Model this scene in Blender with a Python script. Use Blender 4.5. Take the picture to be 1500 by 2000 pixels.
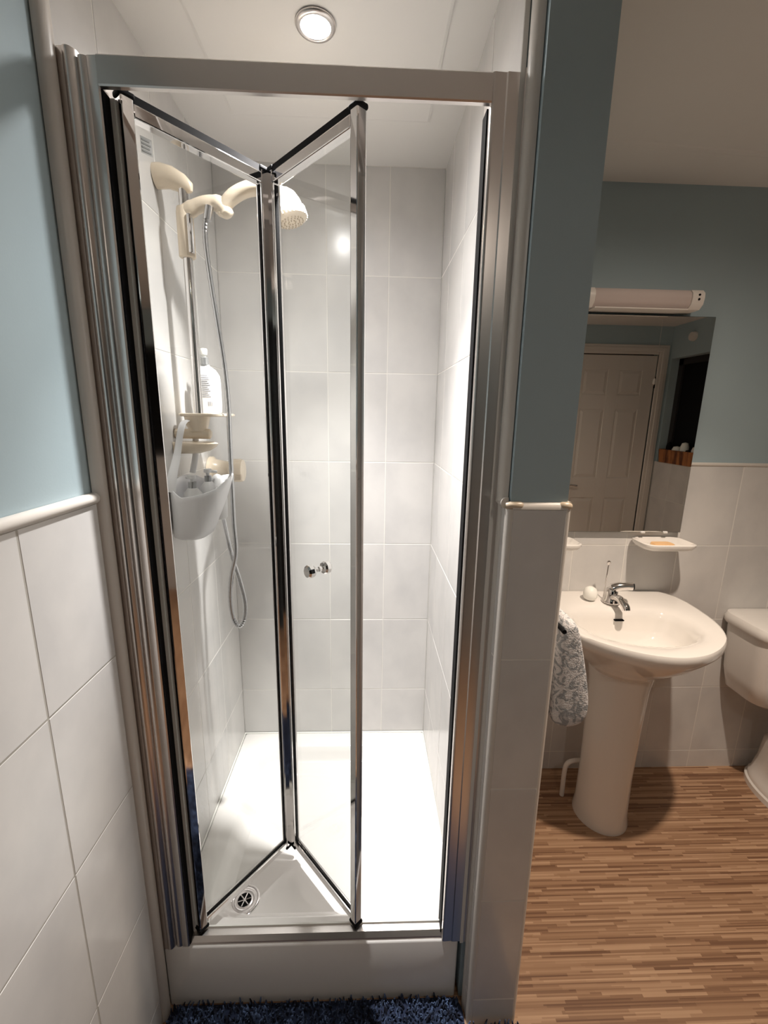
import bpy, bmesh, math, random
from mathutils import Vector, Matrix
random.seed(7)
C = bpy.context.scene.collection
PI = math.pi
sin, cos, rad = math.sin, math.cos, math.radians
for o in list(bpy.data.objects): bpy.data.objects.remove(o)

# ------------------------------------------------------------ camera
CAM = Vector((0.4844, -0.7627, 1.4453))
a, b, c = rad(-12.4503), rad(2.1989), rad(0.9505)
fw = Vector((sin(b)*cos(a), cos(b)*cos(a), sin(a)))
rt = Vector((cos(b), -sin(b), 0)); up = rt.cross(fw)
r2 = rt*cos(c) + up*sin(c); u2 = up*cos(c) - rt*sin(c)
cam = bpy.data.objects.new('camera', bpy.data.cameras.new('camera'))
cam.data.sensor_fit = 'HORIZONTAL'; cam.data.sensor_width = 36
cam.data.lens = 855.83*36/1500; cam.data.clip_start = 0.01
cam.matrix_world = Matrix(((r2.x, u2.x, -fw.x, CAM.x), (r2.y, u2.y, -fw.y, CAM.y), (r2.z, u2.z, -fw.z, CAM.z), (0, 0, 0, 1)))
C.objects.link(cam); bpy.context.scene.camera = cam

# ------------------------------------------------------------ world, lamps, exposure
w = bpy.data.worlds.new('world'); bpy.context.scene.world = w; w.use_nodes = True
w.node_tree.nodes['Background'].inputs[0].default_value = (0.8, 0.85, 1, 1)
w.node_tree.nodes['Background'].inputs[1].default_value = 0.0
vs = bpy.context.scene.view_settings
vs.view_transform = 'Standard'; vs.look = 'None'; vs.gamma = 1; vs.use_curve_mapping = False
vs.exposure = 0.0
ZC, ZN = 2.18, 2.195            # room ceiling, shower ceiling
SHOWER_L = (0.375, 0.283, ZN); SINK_L = (1.37, 0.035, ZC); REAR_L = (0.95, -1.12, ZC)
P_SHOWER, P_SINK, P_REAR = 128.0, 76.0, 11.0
COL_SHOWER, COL_SINK, COL_REAR = (1.0, .965, .94), (1.0, .83, .68), (1.0, .88, .77)

def spot(name, loc, power, col, ang=172, blend=1.0, rad_=.022):
    l = bpy.data.lights.new(name, 'SPOT'); l.energy = power; l.color = col
    l.spot_size = rad(ang); l.spot_blend = blend; l.shadow_soft_size = rad_
    o = bpy.data.objects.new(name, l); C.objects.link(o); o.location = (loc[0], loc[1], loc[2]-.048)
    return o
# each halogen: a wide spill and the stronger reflector beam from the same lamp
spot('shower_lamp_spill', SHOWER_L, P_SHOWER*.10, COL_SHOWER)
spot('shower_lamp_mid', SHOWER_L, P_SHOWER*.22, COL_SHOWER, 112)
spot('shower_lamp_beam', SHOWER_L, P_SHOWER, COL_SHOWER, 80)
spot('sink_lamp_spill', SINK_L, P_SINK*.25, COL_SINK)
spot('sink_lamp_beam', SINK_L, P_SINK, COL_SINK, 102)
spot('rear_lamp', REAR_L, P_REAR, COL_REAR)

# ------------------------------------------------------------ materials
def mat(name, col, rough=.5, metal=0, **k):
    m = bpy.data.materials.new(name); m.use_nodes = True
    p = m.node_tree.nodes['Principled BSDF']
    p.inputs['Base Color'].default_value = (*col, 1); p.inputs['Roughness'].default_value = rough
    p.inputs['Metallic'].default_value = metal
    for kk, v in k.items(): p.inputs[kk.replace('_', ' ')].default_value = v
    return m
def noisy(m, c1, c2, scale, detail=3, bump=0, bscale=None, stretch=(1, 1, 1), lo=.35, hi=.65, rnd=False, dist=.001):
    nt = m.node_tree; N = nt.nodes; L = nt.links; p = N['Principled BSDF']
    tc = N.new('ShaderNodeTexCoord'); mp = N.new('ShaderNodeMapping'); mp.inputs['Scale'].default_value = stretch
    L.new(tc.outputs['Object'], mp.inputs['Vector'])
    vec = mp.outputs['Vector']
    if rnd:
        oi = N.new('ShaderNodeObjectInfo'); ad = N.new('ShaderNodeVectorMath'); ad.operation = 'MULTIPLY_ADD'
        ad.inputs[1].default_value = (17, 13, 29); L.new(oi.outputs['Random'], ad.inputs[0]); L.new(vec, ad.inputs[2]); vec = ad.outputs[0]
    n = N.new('ShaderNodeTexNoise'); n.inputs['Scale'].default_value = scale; n.inputs['Detail'].default_value = detail
    L.new(vec, n.inputs['Vector'])
    r = N.new('ShaderNodeValToRGB'); r.color_ramp.elements[0].position = lo; r.color_ramp.elements[1].position = hi
    r.color_ramp.elements[0].color = (*c1, 1); r.color_ramp.elements[1].color = (*c2, 1)
    L.new(n.outputs['Fac'], r.inputs['Fac']); L.new(r.outputs['Color'], p.inputs['Base Color'])
    if bump:
        n2 = N.new('ShaderNodeTexNoise'); n2.inputs['Scale'].default_value = bscale or scale; n2.inputs['Detail'].default_value = 2
        L.new(vec, n2.inputs['Vector']); bp = N.new('ShaderNodeBump'); bp.inputs['Strength'].default_value = bump
        bp.inputs['Distance'].default_value = dist
        L.new(n2.outputs['Fac'], bp.inputs['Height']); L.new(bp.outputs['Normal'], p.inputs['Normal'])
    return m
M = {}
M['paint'] = noisy(mat('blue_paint', (.40, .50, .54), .62), (.39, .49, .53), (.41, .515, .555), 3, bump=.15, bscale=260, dist=.0006)
M['tile'] = noisy(mat('wall_tile', (.7, .69, .67), .2), (.61, .60, .59), (.70, .685, .665), 7, detail=4, stretch=(1, 1, .8), rnd=True, lo=.3, hi=.62, bump=.1, bscale=14)
M['grout'] = mat('grout', (.78, .76, .72), .8)
M['grout_dark'] = mat('grout_grey', (.42, .40, .36), .8)
M['ceiling'] = noisy(mat('ceiling_paint', (.82, .80, .77), .8), (.80, .785, .755), (.83, .815, .785), 2)
M['ceramic'] = mat('white_ceramic', (.84, .81, .77), .09, Coat_Weight=.4)
M['acrylic'] = mat('tray_acrylic', (.90, .88, .85), .16)
M['plastic'] = mat('white_plastic', (.80, .80, .80), .32)
M['trim'] = mat('trim_plastic', (.68, .64, .59), .3)
M['trimbeige'] = mat('aged_trim_plastic', (.62, .51, .38), .35)
M['cream'] = mat('cream_plastic', (.88, .76, .60), .25)
M['chrome'] = mat('chrome', (.80, .78, .77), .06, 1)
M['satin'] = mat('satin_chrome', (.74, .70, .67), .28, 1)
M['steel'] = mat('hose_steel', (.55, .55, .56), .25, 1)
M['rubber'] = mat('black_rubber', (.006, .006, .007), .7, Specular_IOR_Level=.15)
M['seal'] = mat('white_seal', (.92, .92, .87), .45)
M['mirror'] = mat('mirror_silver', (.86, .86, .83), .01, 1)
M['mirroredge'] = mat('mirror_edge', (.05, .07, .06), .3)
M['white'] = mat('white_gloss_paint', (.78, .73, .68), .35)
M['dark'] = mat('near_black', (.02, .018, .018), .8)
M['print'] = mat('grey_print', (.25, .25, .27), .6)
M['printlight'] = mat('sticker_grey', (.50, .51, .49), .6)
M['stickerink'] = mat('sticker_ink', (.30, .31, .30), .6)
M['soap'] = mat('soap', (.80, .50, .25), .4)
M['matblue'] = mat('navy_pile', (.012, .02, .05), .95)
M['mattuft'] = noisy(mat('blue_tuft', (.2, .3, .55), .95), (.004, .006, .018), (.12, .18, .33), 60, lo=.42, hi=.7)
M['caddy'] = mat('caddy_plastic', (.88, .88, .90), .35)
M['collar'] = mat('grey_collar', (.45, .46, .46), .15, .6)
M['diffuser'] = mat('lamp_diffuser', (.60, .51, .48), .10)
M['navy'] = mat('navy_cloth', (.02, .03, .09), .9)

def glass_mat(name, tint, refl=1.0):
    m = bpy.data.materials.new(name); m.use_nodes = True; nt = m.node_tree; N = nt.nodes; L = nt.links
    N.remove(N['Principled BSDF']); out = N['Material Output']
    t = N.new('ShaderNodeBsdfTransparent'); t.inputs[0].default_value = (*tint, 1)
    g = N.new('ShaderNodeBsdfGlossy'); g.inputs['Roughness'].default_value = 0.01
    lw = N.new('ShaderNodeLayerWeight'); lw.inputs['Blend'].default_value = .5
    pw = N.new('ShaderNodeMath'); pw.operation = 'POWER'; pw.inputs[1].default_value = 5; L.new(lw.outputs['Facing'], pw.inputs[0])
    f = N.new('ShaderNodeMath'); f.operation = 'MULTIPLY_ADD'; f.inputs[1].default_value = .96; f.inputs[2].default_value = .04; L.new(pw.outputs[0], f.inputs[0])
    mx = N.new('ShaderNodeMixShader'); L.new(f.outputs[0], mx.inputs[0]); L.new(t.outputs[0], mx.inputs[1]); L.new(g.outputs[0], mx.inputs[2])
    L.new(mx.outputs[0], out.inputs[0]); return m
M['glass'] = glass_mat('door_glass', (.97, .98, .975))

def emis(name, col, s):
    m = bpy.data.materials.new(name); m.use_nodes = True; nt = m.node_tree
    p = nt.nodes['Principled BSDF']; p.inputs['Emission Color'].default_value = (*col, 1); p.inputs['Emission Strength'].default_value = s
    return m
M['bulb'] = emis('lit_bulb', (1, .98, .97), 30)
M['bulbwarm'] = emis('lit_warm_bulb', (1, .85, .7), 12)

def floor_mat():
    m = mat('strip_vinyl', (.4, .22, .12), .42); nt = m.node_tree; N = nt.nodes; L = nt.links; p = N['Principled BSDF']
    tc = N.new('ShaderNodeTexCoord'); sx = N.new('ShaderNodeSeparateXYZ'); L.new(tc.outputs['Object'], sx.inputs[0])
    def math_(op, x, y=None):
        n = N.new('ShaderNodeMath'); n.operation = op
        for i, v in enumerate((x, y)):
            if v is None: continue
            if isinstance(v, (int, float)): n.inputs[i].default_value = v
            else: L.new(v, n.inputs[i])
        return n.outputs[0]
    def layer(pitch, length, seed):
        row = math_('FLOOR', math_('DIVIDE', sx.outputs['Y'], pitch))
        wn = N.new('ShaderNodeTexWhiteNoise'); wn.noise_dimensions = '1D'; L.new(math_('ADD', row, seed), wn.inputs['W'])
        xs = math_('ADD', math_('DIVIDE', sx.outputs['X'], length), math_('MULTIPLY', wn.outputs['Value'], 37.0))
        cell = math_('FLOOR', xs)
        cv = N.new('ShaderNodeCombineXYZ'); L.new(cell, cv.inputs[0]); L.new(row, cv.inputs[1]); cv.inputs[2].default_value = seed
        w2 = N.new('ShaderNodeTexWhiteNoise'); w2.noise_dimensions = '3D'; L.new(cv.outputs[0], w2.inputs['Vector'])
        return w2.outputs['Value']
    l1, l2 = layer(.0068, .17, 3.0), layer(.0034, .30, 9.0)
    mixv = math_('ADD', math_('MULTIPLY', l1, .62), math_('MULTIPLY', l2, .38))
    mp = N.new('ShaderNodeMapping'); mp.inputs['Scale'].default_value = (3, 90, 1); L.new(tc.outputs['Object'], mp.inputs[0])
    nz = N.new('ShaderNodeTexNoise'); nz.inputs['Scale'].default_value = 1; nz.inputs['Detail'].default_value = 4; L.new(mp.outputs[0], nz.inputs['Vector'])
    v = math_('ADD', math_('MULTIPLY', mixv, .75), math_('MULTIPLY', nz.outputs['Fac'], .25))
    r = N.new('ShaderNodeValToRGB'); e = r.color_ramp.elements
    e[0].position = .22; e[0].color = (.19, .095, .052, 1); e[1].position = .85; e[1].color = (.58, .375, .235, 1)
    x = e.new(.5); x.color = (.37, .215, .122, 1)
    L.new(v, r.inputs[0]); L.new(r.outputs[0], p.inputs['Base Color']); return m
M['floor'] = floor_mat()

def towel_mat():
    m = mat('damask_towel', (.6, .6, .6), .95); nt = m.node_tree; N = nt.nodes; L = nt.links; p = N['Principled BSDF']
    tc = N.new('ShaderNodeTexCoord')
    n = N.new('ShaderNodeTexNoise'); n.inputs['Scale'].default_value = 34; n.inputs['Detail'].default_value = 1; n.inputs['Distortion'].default_value = 2.5
    L.new(tc.outputs['Object'], n.inputs['Vector'])
    r = N.new('ShaderNodeValToRGB'); e = r.color_ramp.elements
    e[0].position = .44; e[0].color = (.34, .355, .37, 1); e[1].position = .54; e[1].color = (.70, .68, .68, 1)
    L.new(n.outputs['Fac'], r.inputs[0]); L.new(r.outputs[0], p.inputs['Base Color'])
    n2 = N.new('ShaderNodeTexNoise'); n2.inputs['Scale'].default_value = 330; L.new(tc.outputs['Object'], n2.inputs['Vector'])
    bp = N.new('ShaderNodeBump'); bp.inputs['Strength'].default_value = .9; bp.inputs['Distance'].default_value = .003
    L.new(n2.outputs['Fac'], bp.inputs['Height']); L.new(bp.outputs['Normal'], p.inputs['Normal'])
    return m
M['towel'] = towel_mat()

# ------------------------------------------------------------ mesh helpers
class MB:
    def __init__(s): s.v = []; s.f = []
    def add(s, vs, fs):
        n = len(s.v); s.v += [tuple(v) for v in vs]; s.f += [tuple(i+n for i in f) for f in fs]; return s
    def box(s, x0, x1, y0, y1, z0, z1, ch=0):
        if ch <= 0:
            vs = [(x, y, z) for z in (z0, z1) for y in (y0, y1) for x in (x0, x1)]
            return s.add(vs, [(0, 2, 3, 1), (4, 5, 7, 6), (0, 1, 5, 4), (1, 3, 7, 5), (3, 2, 6, 7), (2, 0, 4, 6)])
        bm = bmesh.new(); bmesh.ops.create_cube(bm, size=1)
        for v in bm.verts: v.co = Vector(((x0+x1)/2+v.co.x*(x1-x0), (y0+y1)/2+v.co.y*(y1-y0), (z0+z1)/2+v.co.z*(z1-z0)))
        bmesh.ops.bevel(bm, geom=bm.edges[:], offset=ch, segments=2, affect='EDGES', profile=.5)
        bm.verts.ensure_lookup_table()
        for i, v in enumerate(bm.verts): v.index = i
        s.add([v.co[:] for v in bm.verts], [[v.index for v in f.verts] for f in bm.faces]); bm.free(); return s
    def rings(s, rs, cap0=True, cap1=True):
        n = len(rs[0]); vs = [p for r in rs for p in r]; fs = []
        for k in range(len(rs)-1):
            for i in range(n):
                j = (i+1) % n; fs.append((k*n+i, k*n+j, (k+1)*n+j, (k+1)*n+i))
        if cap0: fs.append(tuple(range(n-1, -1, -1)))
        if cap1: fs.append(tuple((len(rs)-1)*n+i for i in range(n)))
        return s.add(vs, fs)
    def tube(s, pts, r, n=12, cap=True, flat=1.0, ref=None):
        pts = [Vector(p) for p in pts]; rs = r if isinstance(r, (list, tuple)) else [r]*len(pts)
        t0 = (pts[1]-pts[0]).normalized()
        x = Vector(ref) if ref else (Vector((0, 0, 1)) if abs(t0.z) < .9 else Vector((1, 0, 0)))
        x = (x - t0*x.dot(t0)).normalized(); out = []
        for i, p in enumerate(pts):
            t = (pts[min(i+1, len(pts)-1)]-pts[max(i-1, 0)]).normalized()
            x = (x - t*x.dot(t)).normalized(); y = t.cross(x)
            out.append([p + x*rs[i]*cos(2*PI*k/n) + y*rs[i]*flat*sin(2*PI*k/n) for k in range(n)])
        return s.rings(out, cap, cap)
    def lathe(s, prof, c=(0, 0, 0), ax=(0, 0, 1), n=32):
        ax = Vector(ax).normalized(); x = ax.orthogonal().normalized(); y = ax.cross(x); c = Vector(c)
        return s.rings([[c+ax*h+(x*cos(2*PI*k/n)+y*sin(2*PI*k/n))*max(r, 1e-4) for k in range(n)] for r, h in prof])
    def extrude(s, poly, z0, z1, axis='z'):
        def P(p, h): return {'z': (p[0], p[1], h), 'y': (p[0], h, p[1]), 'x': (h, p[0], p[1])}[axis]
        return s.rings([[P(p, z0) for p in poly], [P(p, z1) for p in poly]])
    def mesh(s, name, m, smooth=0):
        me = bpy.data.meshes.new(name); me.from_pydata(s.v, [], s.f); me.materials.append(m)
        bm = bmesh.new(); bm.from_mesh(me); bmesh.ops.recalc_face_normals(bm, faces=bm.faces[:])
        if smooth:
            for f in bm.faces: f.smooth = True
            for e in bm.edges:
                if len(e.link_faces) == 2 and e.calc_face_angle(0) > rad(smooth): e.smooth = False
        bm.to_mesh(me); bm.free(); return me
    def build(s, name, m, parent=None, smooth=0, **props):
        o = bpy.data.objects.new(name, s.mesh(name, m, smooth)); C.objects.link(o)
        if parent is not None:
            o.parent = parent; o.matrix_parent_inverse = world_of(parent).inverted()
        for k, v in props.items(): o[k] = v
        return o
def world_of(o):
    m = o.matrix_basis.copy()
    if o.parent: m = world_of(o.parent) @ o.matrix_parent_inverse @ m
    return m
def thing(name, label, cat, loc=(0, 0, 0), group=None):
    o = bpy.data.objects.new(name, None); C.objects.link(o); o.location = loc; o.empty_display_size = .05
    o['label'] = label; o['category'] = cat
    if group: o['group'] = group
    return o
def tag(o, label, cat, group=None, kind=None):
    o['label'] = label; o['category'] = cat
    if group: o['group'] = group
    if kind: o['kind'] = kind
    return o
def struct(o, label, cat): return tag(o, label, cat, kind='structure')
def ptag(o, **k):
    for kk, v in k.items(): o[kk] = v
    return o
def smoothpts(pts, n=8, closed=False):
    P = [Vector(p) for p in pts]; out = []
    m = len(P)
    for i in range(m if closed else m-1):
        p0 = P[(i-1) % m] if closed or i > 0 else P[0]; p1 = P[i]; p2 = P[(i+1) % m]
        p3 = P[(i+2) % m] if closed or i+2 < m else P[-1]
        for k in range(n):
            t = k/n; out.append(.5*((2*p1)+(p2-p0)*t+(2*p0-5*p1+4*p2-p3)*t*t+(3*p1-p0-3*p2+p3)*t**3))
    if not closed: out.append(P[-1])
    return out
def rrect(cx, cy, hx, hy, r, z, n=8):
    out = []
    for q, (sx_, sy_) in enumerate(((1, 1), (-1, 1), (-1, -1), (1, -1))):
        for k in range(n+1):
            t = PI/2*q + PI/2*k/n
            out.append((cx+sx_*(hx-r)+r*cos(t), cy+sy_*(hy-r)+r*sin(t), z))
    return out
def arc(cx, cy, r, a0, a1, n=6): return [(cx+r*cos(rad(a0+(a1-a0)*k/n)), cy+r*sin(rad(a0+(a1-a0)*k/n))) for k in range(n+1)]

# ------------------------------------------------------------ tiling
TCACHE = {}
def tile_mesh(wd, h):
    k = (round(wd, 4), round(h, 4))
    if k not in TCACHE:
        g, ch, d = .0010, .0011, .006
        x0, x1, z0, z1 = g, wd-g, g, h-g; mb = MB()
        vs = [(x0, d, z0), (x1, d, z0), (x1, d, z1), (x0, d, z1), (x0, ch, z0), (x1, ch, z0), (x1, ch, z1), (x0, ch, z1),
              (x0+ch, 0, z0+ch), (x1-ch, 0, z0+ch), (x1-ch, 0, z1-ch), (x0+ch, 0, z1-ch)]
        fs = [(3, 2, 1, 0)]
        for s0, s1 in ((0, 4), (4, 8)):
            for i in range(4): j = (i+1) % 4; fs.append((s0+i, s0+j, s1+j, s1+i))
        fs.append((8, 9, 10, 11)); mb.add(vs, fs); TCACHE[k] = mb.mesh('tile', M['tile'])
    return TCACHE[k]
def tiling(parent, origin, ang, us, zs, grout='grout', depth=.0016):
    """us runs along the wall from origin, zs are heights; ang turns the wall's run (0: faces -y, 90: faces +x)"""
    ca, sa = cos(rad(ang)), sin(rad(ang)); ox, oy = origin
    u0, u1 = us[0], us[-1]; mb = MB(); n = Vector((sa, -ca, 0))
    P = lambda u, d, z: (ox+ca*u-n.x*d, oy+sa*u-n.y*d, z)
    z0, z1 = zs[0], zs[-1]
    mb.add([P(u, d, z) for z in (z0, z1) for d in (depth-.001, .0085) for u in (u0, u1)],
           [(0, 2, 3, 1), (4, 5, 7, 6), (0, 1, 5, 4), (1, 3, 7, 5), (3, 2, 6, 7), (2, 0, 4, 6)])
    mb.build('grout', M[grout], parent)
    for ua, ub in zip(us, us[1:]):
        for za, zb in zip(zs, zs[1:]):
            if ub-ua < .012 or zb-za < .012: continue
            o = bpy.data.objects.new('tile', tile_mesh(ub-ua, zb-za)); C.objects.link(o)
            jit = (random.random()-.5)*.0006
            o.location = (ox+ca*ua+n.x*jit, oy+sa*ua+n.y*jit, za); o.rotation_euler = (0, 0, rad(ang)); o.parent = parent
Z_ROWS = [0, .0835, .3835, .6835, .9835, 1.2835]
N_ROWS = [.186, .3835, .6835, .9835, 1.2835, 1.5835, 1.8835, ZN]
XR, YD, YB = 2.94, -1.39, .785     # right wall, door wall, back wall faces
XI, XO = .7435, .8485              # the stub wall's plaster faces

# ------------------------------------------------------------ setting
fl = MB().box(-.15, XR+.3, YD-.1, YB+.1, -.08, 0).build('floor', M['floor']); struct(fl, 'brown strip-wood patterned vinyl floor', 'floor')
mb = MB().box(-.15, XR+.3, YD-.1, .03, ZC, ZC+.1).box(XI, XR+.3, .03, YB+.1, ZC, ZC+.1).box(-.15, XI, .03, YB+.1, ZN, ZN+.085)
ce = mb.build('ceiling', M['ceiling']); struct(ce, 'plain off-white ceiling', 'ceiling')
wl = MB().box(-.11, -.008, YD-.1, YB+.1, 0, ZN+.05).build('wall_left', M['paint']); struct(wl, 'left wall, blue paint above grey-white tiles', 'wall')
tiling(wl, (0, .012), -90+180, [-1.40, -1.372, -1.172, -.972, -.772, -.572, -.372, -.172, .012], Z_ROWS, 'grout_dark')
tiling(wl, (0, .0), 90, [.03, .185, .385, .585, YB], N_ROWS)
wb = MB().box(-.11, XR+.3, YB+.008, YB+.11, 0, ZN+.05).build('wall_back', M['paint']); struct(wb, 'back wall behind shower, basin and toilet, blue above tiles', 'wall')
tiling(wb, (0, YB), 0, [0, .1467, .3467, .5467, .7183], N_ROWS)
tiling(wb, (0, YB), 0, [.855]+[1.055+.2*k for k in range(10)]+[XR], Z_ROWS)
mb = MB().box(XI, XO, .008, YB+.008, 0, ZC+.02).box(.7263, XI, .056, YB+.008, 0, ZN)
wn = mb.build('wall_center', M['paint']); struct(wn, 'narrow blue and tiled stub wall between shower and basin', 'wall')
tiling(wn, (.7183, YB), -90, [0, .145, .345, .545, .735], N_ROWS)
tiling(wn, (0, 0), 0, [.7455, .8465], Z_ROWS)
tiling(wn, (.855, 0), 90, [.012, .185, .385, .585, YB], Z_ROWS)
tiling(wn, (.735, .046), -90, [0, .034], Z_ROWS)
# right wall with the window, door wall with door and an added dark doorway
WY0, WY1, WZ0, WZ1 = -1.36, -.35, 1.10, 1.93
mb = MB().box(XR, XR+.1, YD-.1, YB+.1, 0, WZ0).box(XR, XR+.1, YD-.1, YB+.1, WZ1, ZC).box(XR, XR+.1, YD-.1, WY0, WZ0, WZ1).box(XR, XR+.1, WY1, YB+.1, WZ0, WZ1)
mb.box(XR+.1, XR+.3, YD-.1, WY0, WZ0-.1, WZ1+.1).box(XR+.1, XR+.3, WY1, WY1+.05, WZ0-.1, WZ1+.1).box(XR+.1, XR+.3, WY0, WY1, WZ1, WZ1+.1).box(XR+.1, XR+.3, WY0, WY1, WZ0-.1, WZ0)
wr = mb.build('wall_right', M['paint']); struct(wr, 'right wall with a deep window recess, seen in the mirror', 'wall')
tiling(wr, (XR-.008, YB), -90, [0]+[.15+.2*k for k in range(11)]+[YB-YD], [0, .2, .5, .8, 1.10])
wi = MB().box(XR+.065, XR+.098, WY0, WY1, WZ0, WZ0+.05).box(XR+.065, XR+.098, WY0, WY1, WZ1-.05, WZ1).box(XR+.065, XR+.098, WY0, WY0+.05, WZ0, WZ1).box(XR+.065, XR+.098, WY1-.05, WY1, WZ0, WZ1).build('window_1', M['dark'])
struct(wi, 'dark night-time window in the right wall recess', 'window')
MB().box(XR+.080, XR+.086, WY0+.05, WY1-.05, WZ0+.05, WZ1-.05).build('pane', M['rubber'], wi)
DX0, DX1, DZ = 2.135, 2.837, 1.955; HX0, HX1, HZ = .08, 1.28, 1.98
mb = MB().box(-.11, HX0, YD-.1, YD, 0, ZC).box(HX0, HX1, YD-.1, YD, HZ, ZC).box(HX1, DX0-.03, YD-.1, YD, 0, ZC).box(DX0-.03, DX1+.03, YD-.1, YD, DZ+.03, ZC).box(DX1+.03, XR+.3, YD-.1, YD, 0, ZC)
wd = mb.build('wall_front', M['paint']); struct(wd, 'wall behind the camera holding a white door', 'wall')
tiling(wd, (2.0, YD+.008), 180, [0, .2, .4, .6, .66], Z_ROWS)
mb = MB().box(HX0-.05, HX1+.05, -2.6, -2.5, 0, HZ+.1).box(HX0-.1, HX0-.05, -2.5, YD-.1, 0, HZ+.1).box(HX1+.05, HX1+.1, -2.5, YD-.1, 0, HZ+.1).box(HX0-.1, HX1+.1, -2.6, YD-.1, HZ+.1, HZ+.15).box(HX0-.1, HX1+.1, -2.6, YD-.1, -.1, 0)  # unseen dark doorway, added to put dark reflections in the chrome
hl = mb.build('added_doorway', M['dark']); struct(hl, 'made-up dark doorway behind the camera, added for dark chrome reflections', 'doorway')
d1 = MB().box(DX0, DX1, YD-.04, YD-.008, .006, DZ).build('door_1', M['white']); struct(d1, 'white six-panel door seen in the mirror', 'door')
px = [(DX0, 2.24), (2.446, 2.54), (2.73, DX1)]
mb = MB()
for x0, x1 in px: mb.box(x0, x1, YD-.009, YD-.001, .006, DZ, .002)
for z0, z1 in ((.006, .20), (.775, .95), (1.525, 1.64), (1.84, DZ)):
    for x0, x1 in ((2.24, 2.446), (2.54, 2.73)): mb.box(x0-.001, x1+.001, YD-.009, YD-.0012, z0, z1, .002)
mb.build('door_frame', M['white'], d1)
for x0, x1 in ((2.24, 2.446), (2.54, 2.73)):
    for z0, z1 in ((.20, .775), (.95, 1.525), (1.64, 1.84)):
        q = MB(); i = .028
        q.rings([[(x0, YD-.010, z0), (x1, YD-.010, z0), (x1, YD-.010, z1), (x0, YD-.010, z1)],
                 [(x0+.006, YD-.0075, z0+.006), (x1-.006, YD-.0075, z0+.006), (x1-.006, YD-.0075, z1-.006), (x0+.006, YD-.0075, z1-.006)],
                 [(x0+i, YD-.002, z0+i), (x1-i, YD-.002, z0+i), (x1-i, YD-.002, z1-i), (x0+i, YD-.002, z1-i)]])
        q.build('door_panel', M['white'], d1)
mb = MB().box(DX0-.10, DX0-.006, YD, YD+.016, 0, DZ+.08, .005).box(DX1+.006, DX1+.085, YD, YD+.016, 0, DZ+.08, .005).box(DX0-.006, DX1+.006, YD, YD+.016, DZ+.006, DZ+.08, .005)
mb.box(DX0-.08, DX0-.03, YD+.014, YD+.022, 0, DZ+.06, .004).box(DX1+.03, DX1+.065, YD+.014, YD+.022, 0, DZ+.06, .004).box(DX0-.03, DX1+.03, YD+.014, YD+.022, DZ+.03, DZ+.06, .004)
mb.build('architrave', M['white'], d1)
for z in (.25, 1.70): MB().tube([(DX1+.003, YD+.004, z), (DX1+.003, YD+.004, z+.09)], .006).build('hinge', M['rubber'], d1)
hd = MB().lathe([(.024, 0), (.024, .006), (.010, .008), (.010, .035)], (2.185, YD-.002, .885), (0, 1, 0)).tube([(2.185, YD+.034, .885), (2.22, YD+.038, .89), (2.27, YD+.036, .882)], .008).build('door_handle', M['chrome'], d1, 40)

# trims
def halfround(name, p0, p1, r, nrm, label, m='trim', n=8, sx_=1.0):
    """half-round strip from p0 to p1 bulging along nrm"""
    p0, p1, nn = Vector(p0), Vector(p1), Vector(nrm).normalized(); s_ = (p1-p0).normalized().cross(nn)
    ring = [nn*r*sx_*sin(PI*k/n)+s_*r*cos(PI*k/n) for k in range(n+1)] + [-nn*.004-s_*r, -nn*.004+s_*r]
    o = MB().rings([[p0+q for q in ring], [p1+q for q in ring]]).build(name, M[m], None, 50)
    return struct(o, label, 'trim')
halfround('trim_1', (-.002, .040, 0), (-.002, .040, ZC), .016, (1, 0, 0), 'tall plastic edge strip on left wall beside shower frame', sx_=.8)
halfround('trim_2', (-.003, YD+.02, 1.2925), (-.003, .024, 1.2925), .010, (1, 0, 0), 'white edging along the top of the left wall tiles')
halfround('trim_3', (.738, .035, 1.294), (.738, .035, ZC), .016, (-1, 0, 0), 'vertical plastic edge strip right of the shower frame', sx_=.8)
halfround('trim_4', (.738, .040, 0), (.738, .040, 1.294), .012, (-1, 0, 0), 'lower vertical edge strip on the stub wall return', sx_=.6)
def quad(name, x, y, r, a0, z0, z1, label, m='trim'):
    o = MB().extrude([(x, y)]+arc(x, y, r, a0, a0+90, 8), z0, z1).build(name, M[m], None, 50); return struct(o, label, 'trim')
quad('trim_5', .7455, .0105, .011, 180, 0, 1.2835, 'white rounded corner strip on the stub wall, shower side')
quad('trim_6', .8465, .0105, .009, 270, 0, 1.2835, 'white rounded corner strip on the stub wall, basin side')
o = MB().extrude([(.012, 1.2835)]+[(.012-.013*sin(rad(k*15)), 1.2835+.013*cos(rad(k*15))) for k in range(7)][::-1], .7455, .8465, 'x').build('trim_7', M['trim'], None, 50)
struct(o, 'white edging strip capping the tiles on the stub wall end', 'trim')
for x0, x1 in ((.733, .770), (.829, .857)):
    MB().tube([(x0+.003, .009, 1.288), (x0+.009, .0065, 1.289), (x1-.009, .0065, 1.289), (x1-.003, .009, 1.288)], [.006, .0078, .0078, .006], 14).build('corner_piece', M['trimbeige'], o, 50, label='yellowed corner piece')
halfround('trim_8', (.737, .012, 1.2925), (.737, .046, 1.2925), .010, (-1, 0, 0), 'short white edging on the stub wall return above tiles')
halfround('trim_9', (.86, YB+.003, 1.2895), (XR, YB+.003, 1.2895), .007, (0, -1, 0), 'white edging on top of the tiles behind basin and toilet')
halfround('trim_10', (.853, .01, 1.2895), (.853, YB-.001, 1.2895), .007, (1, 0, 0), 'white edging on tiles of the stub wall basin side')
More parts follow.
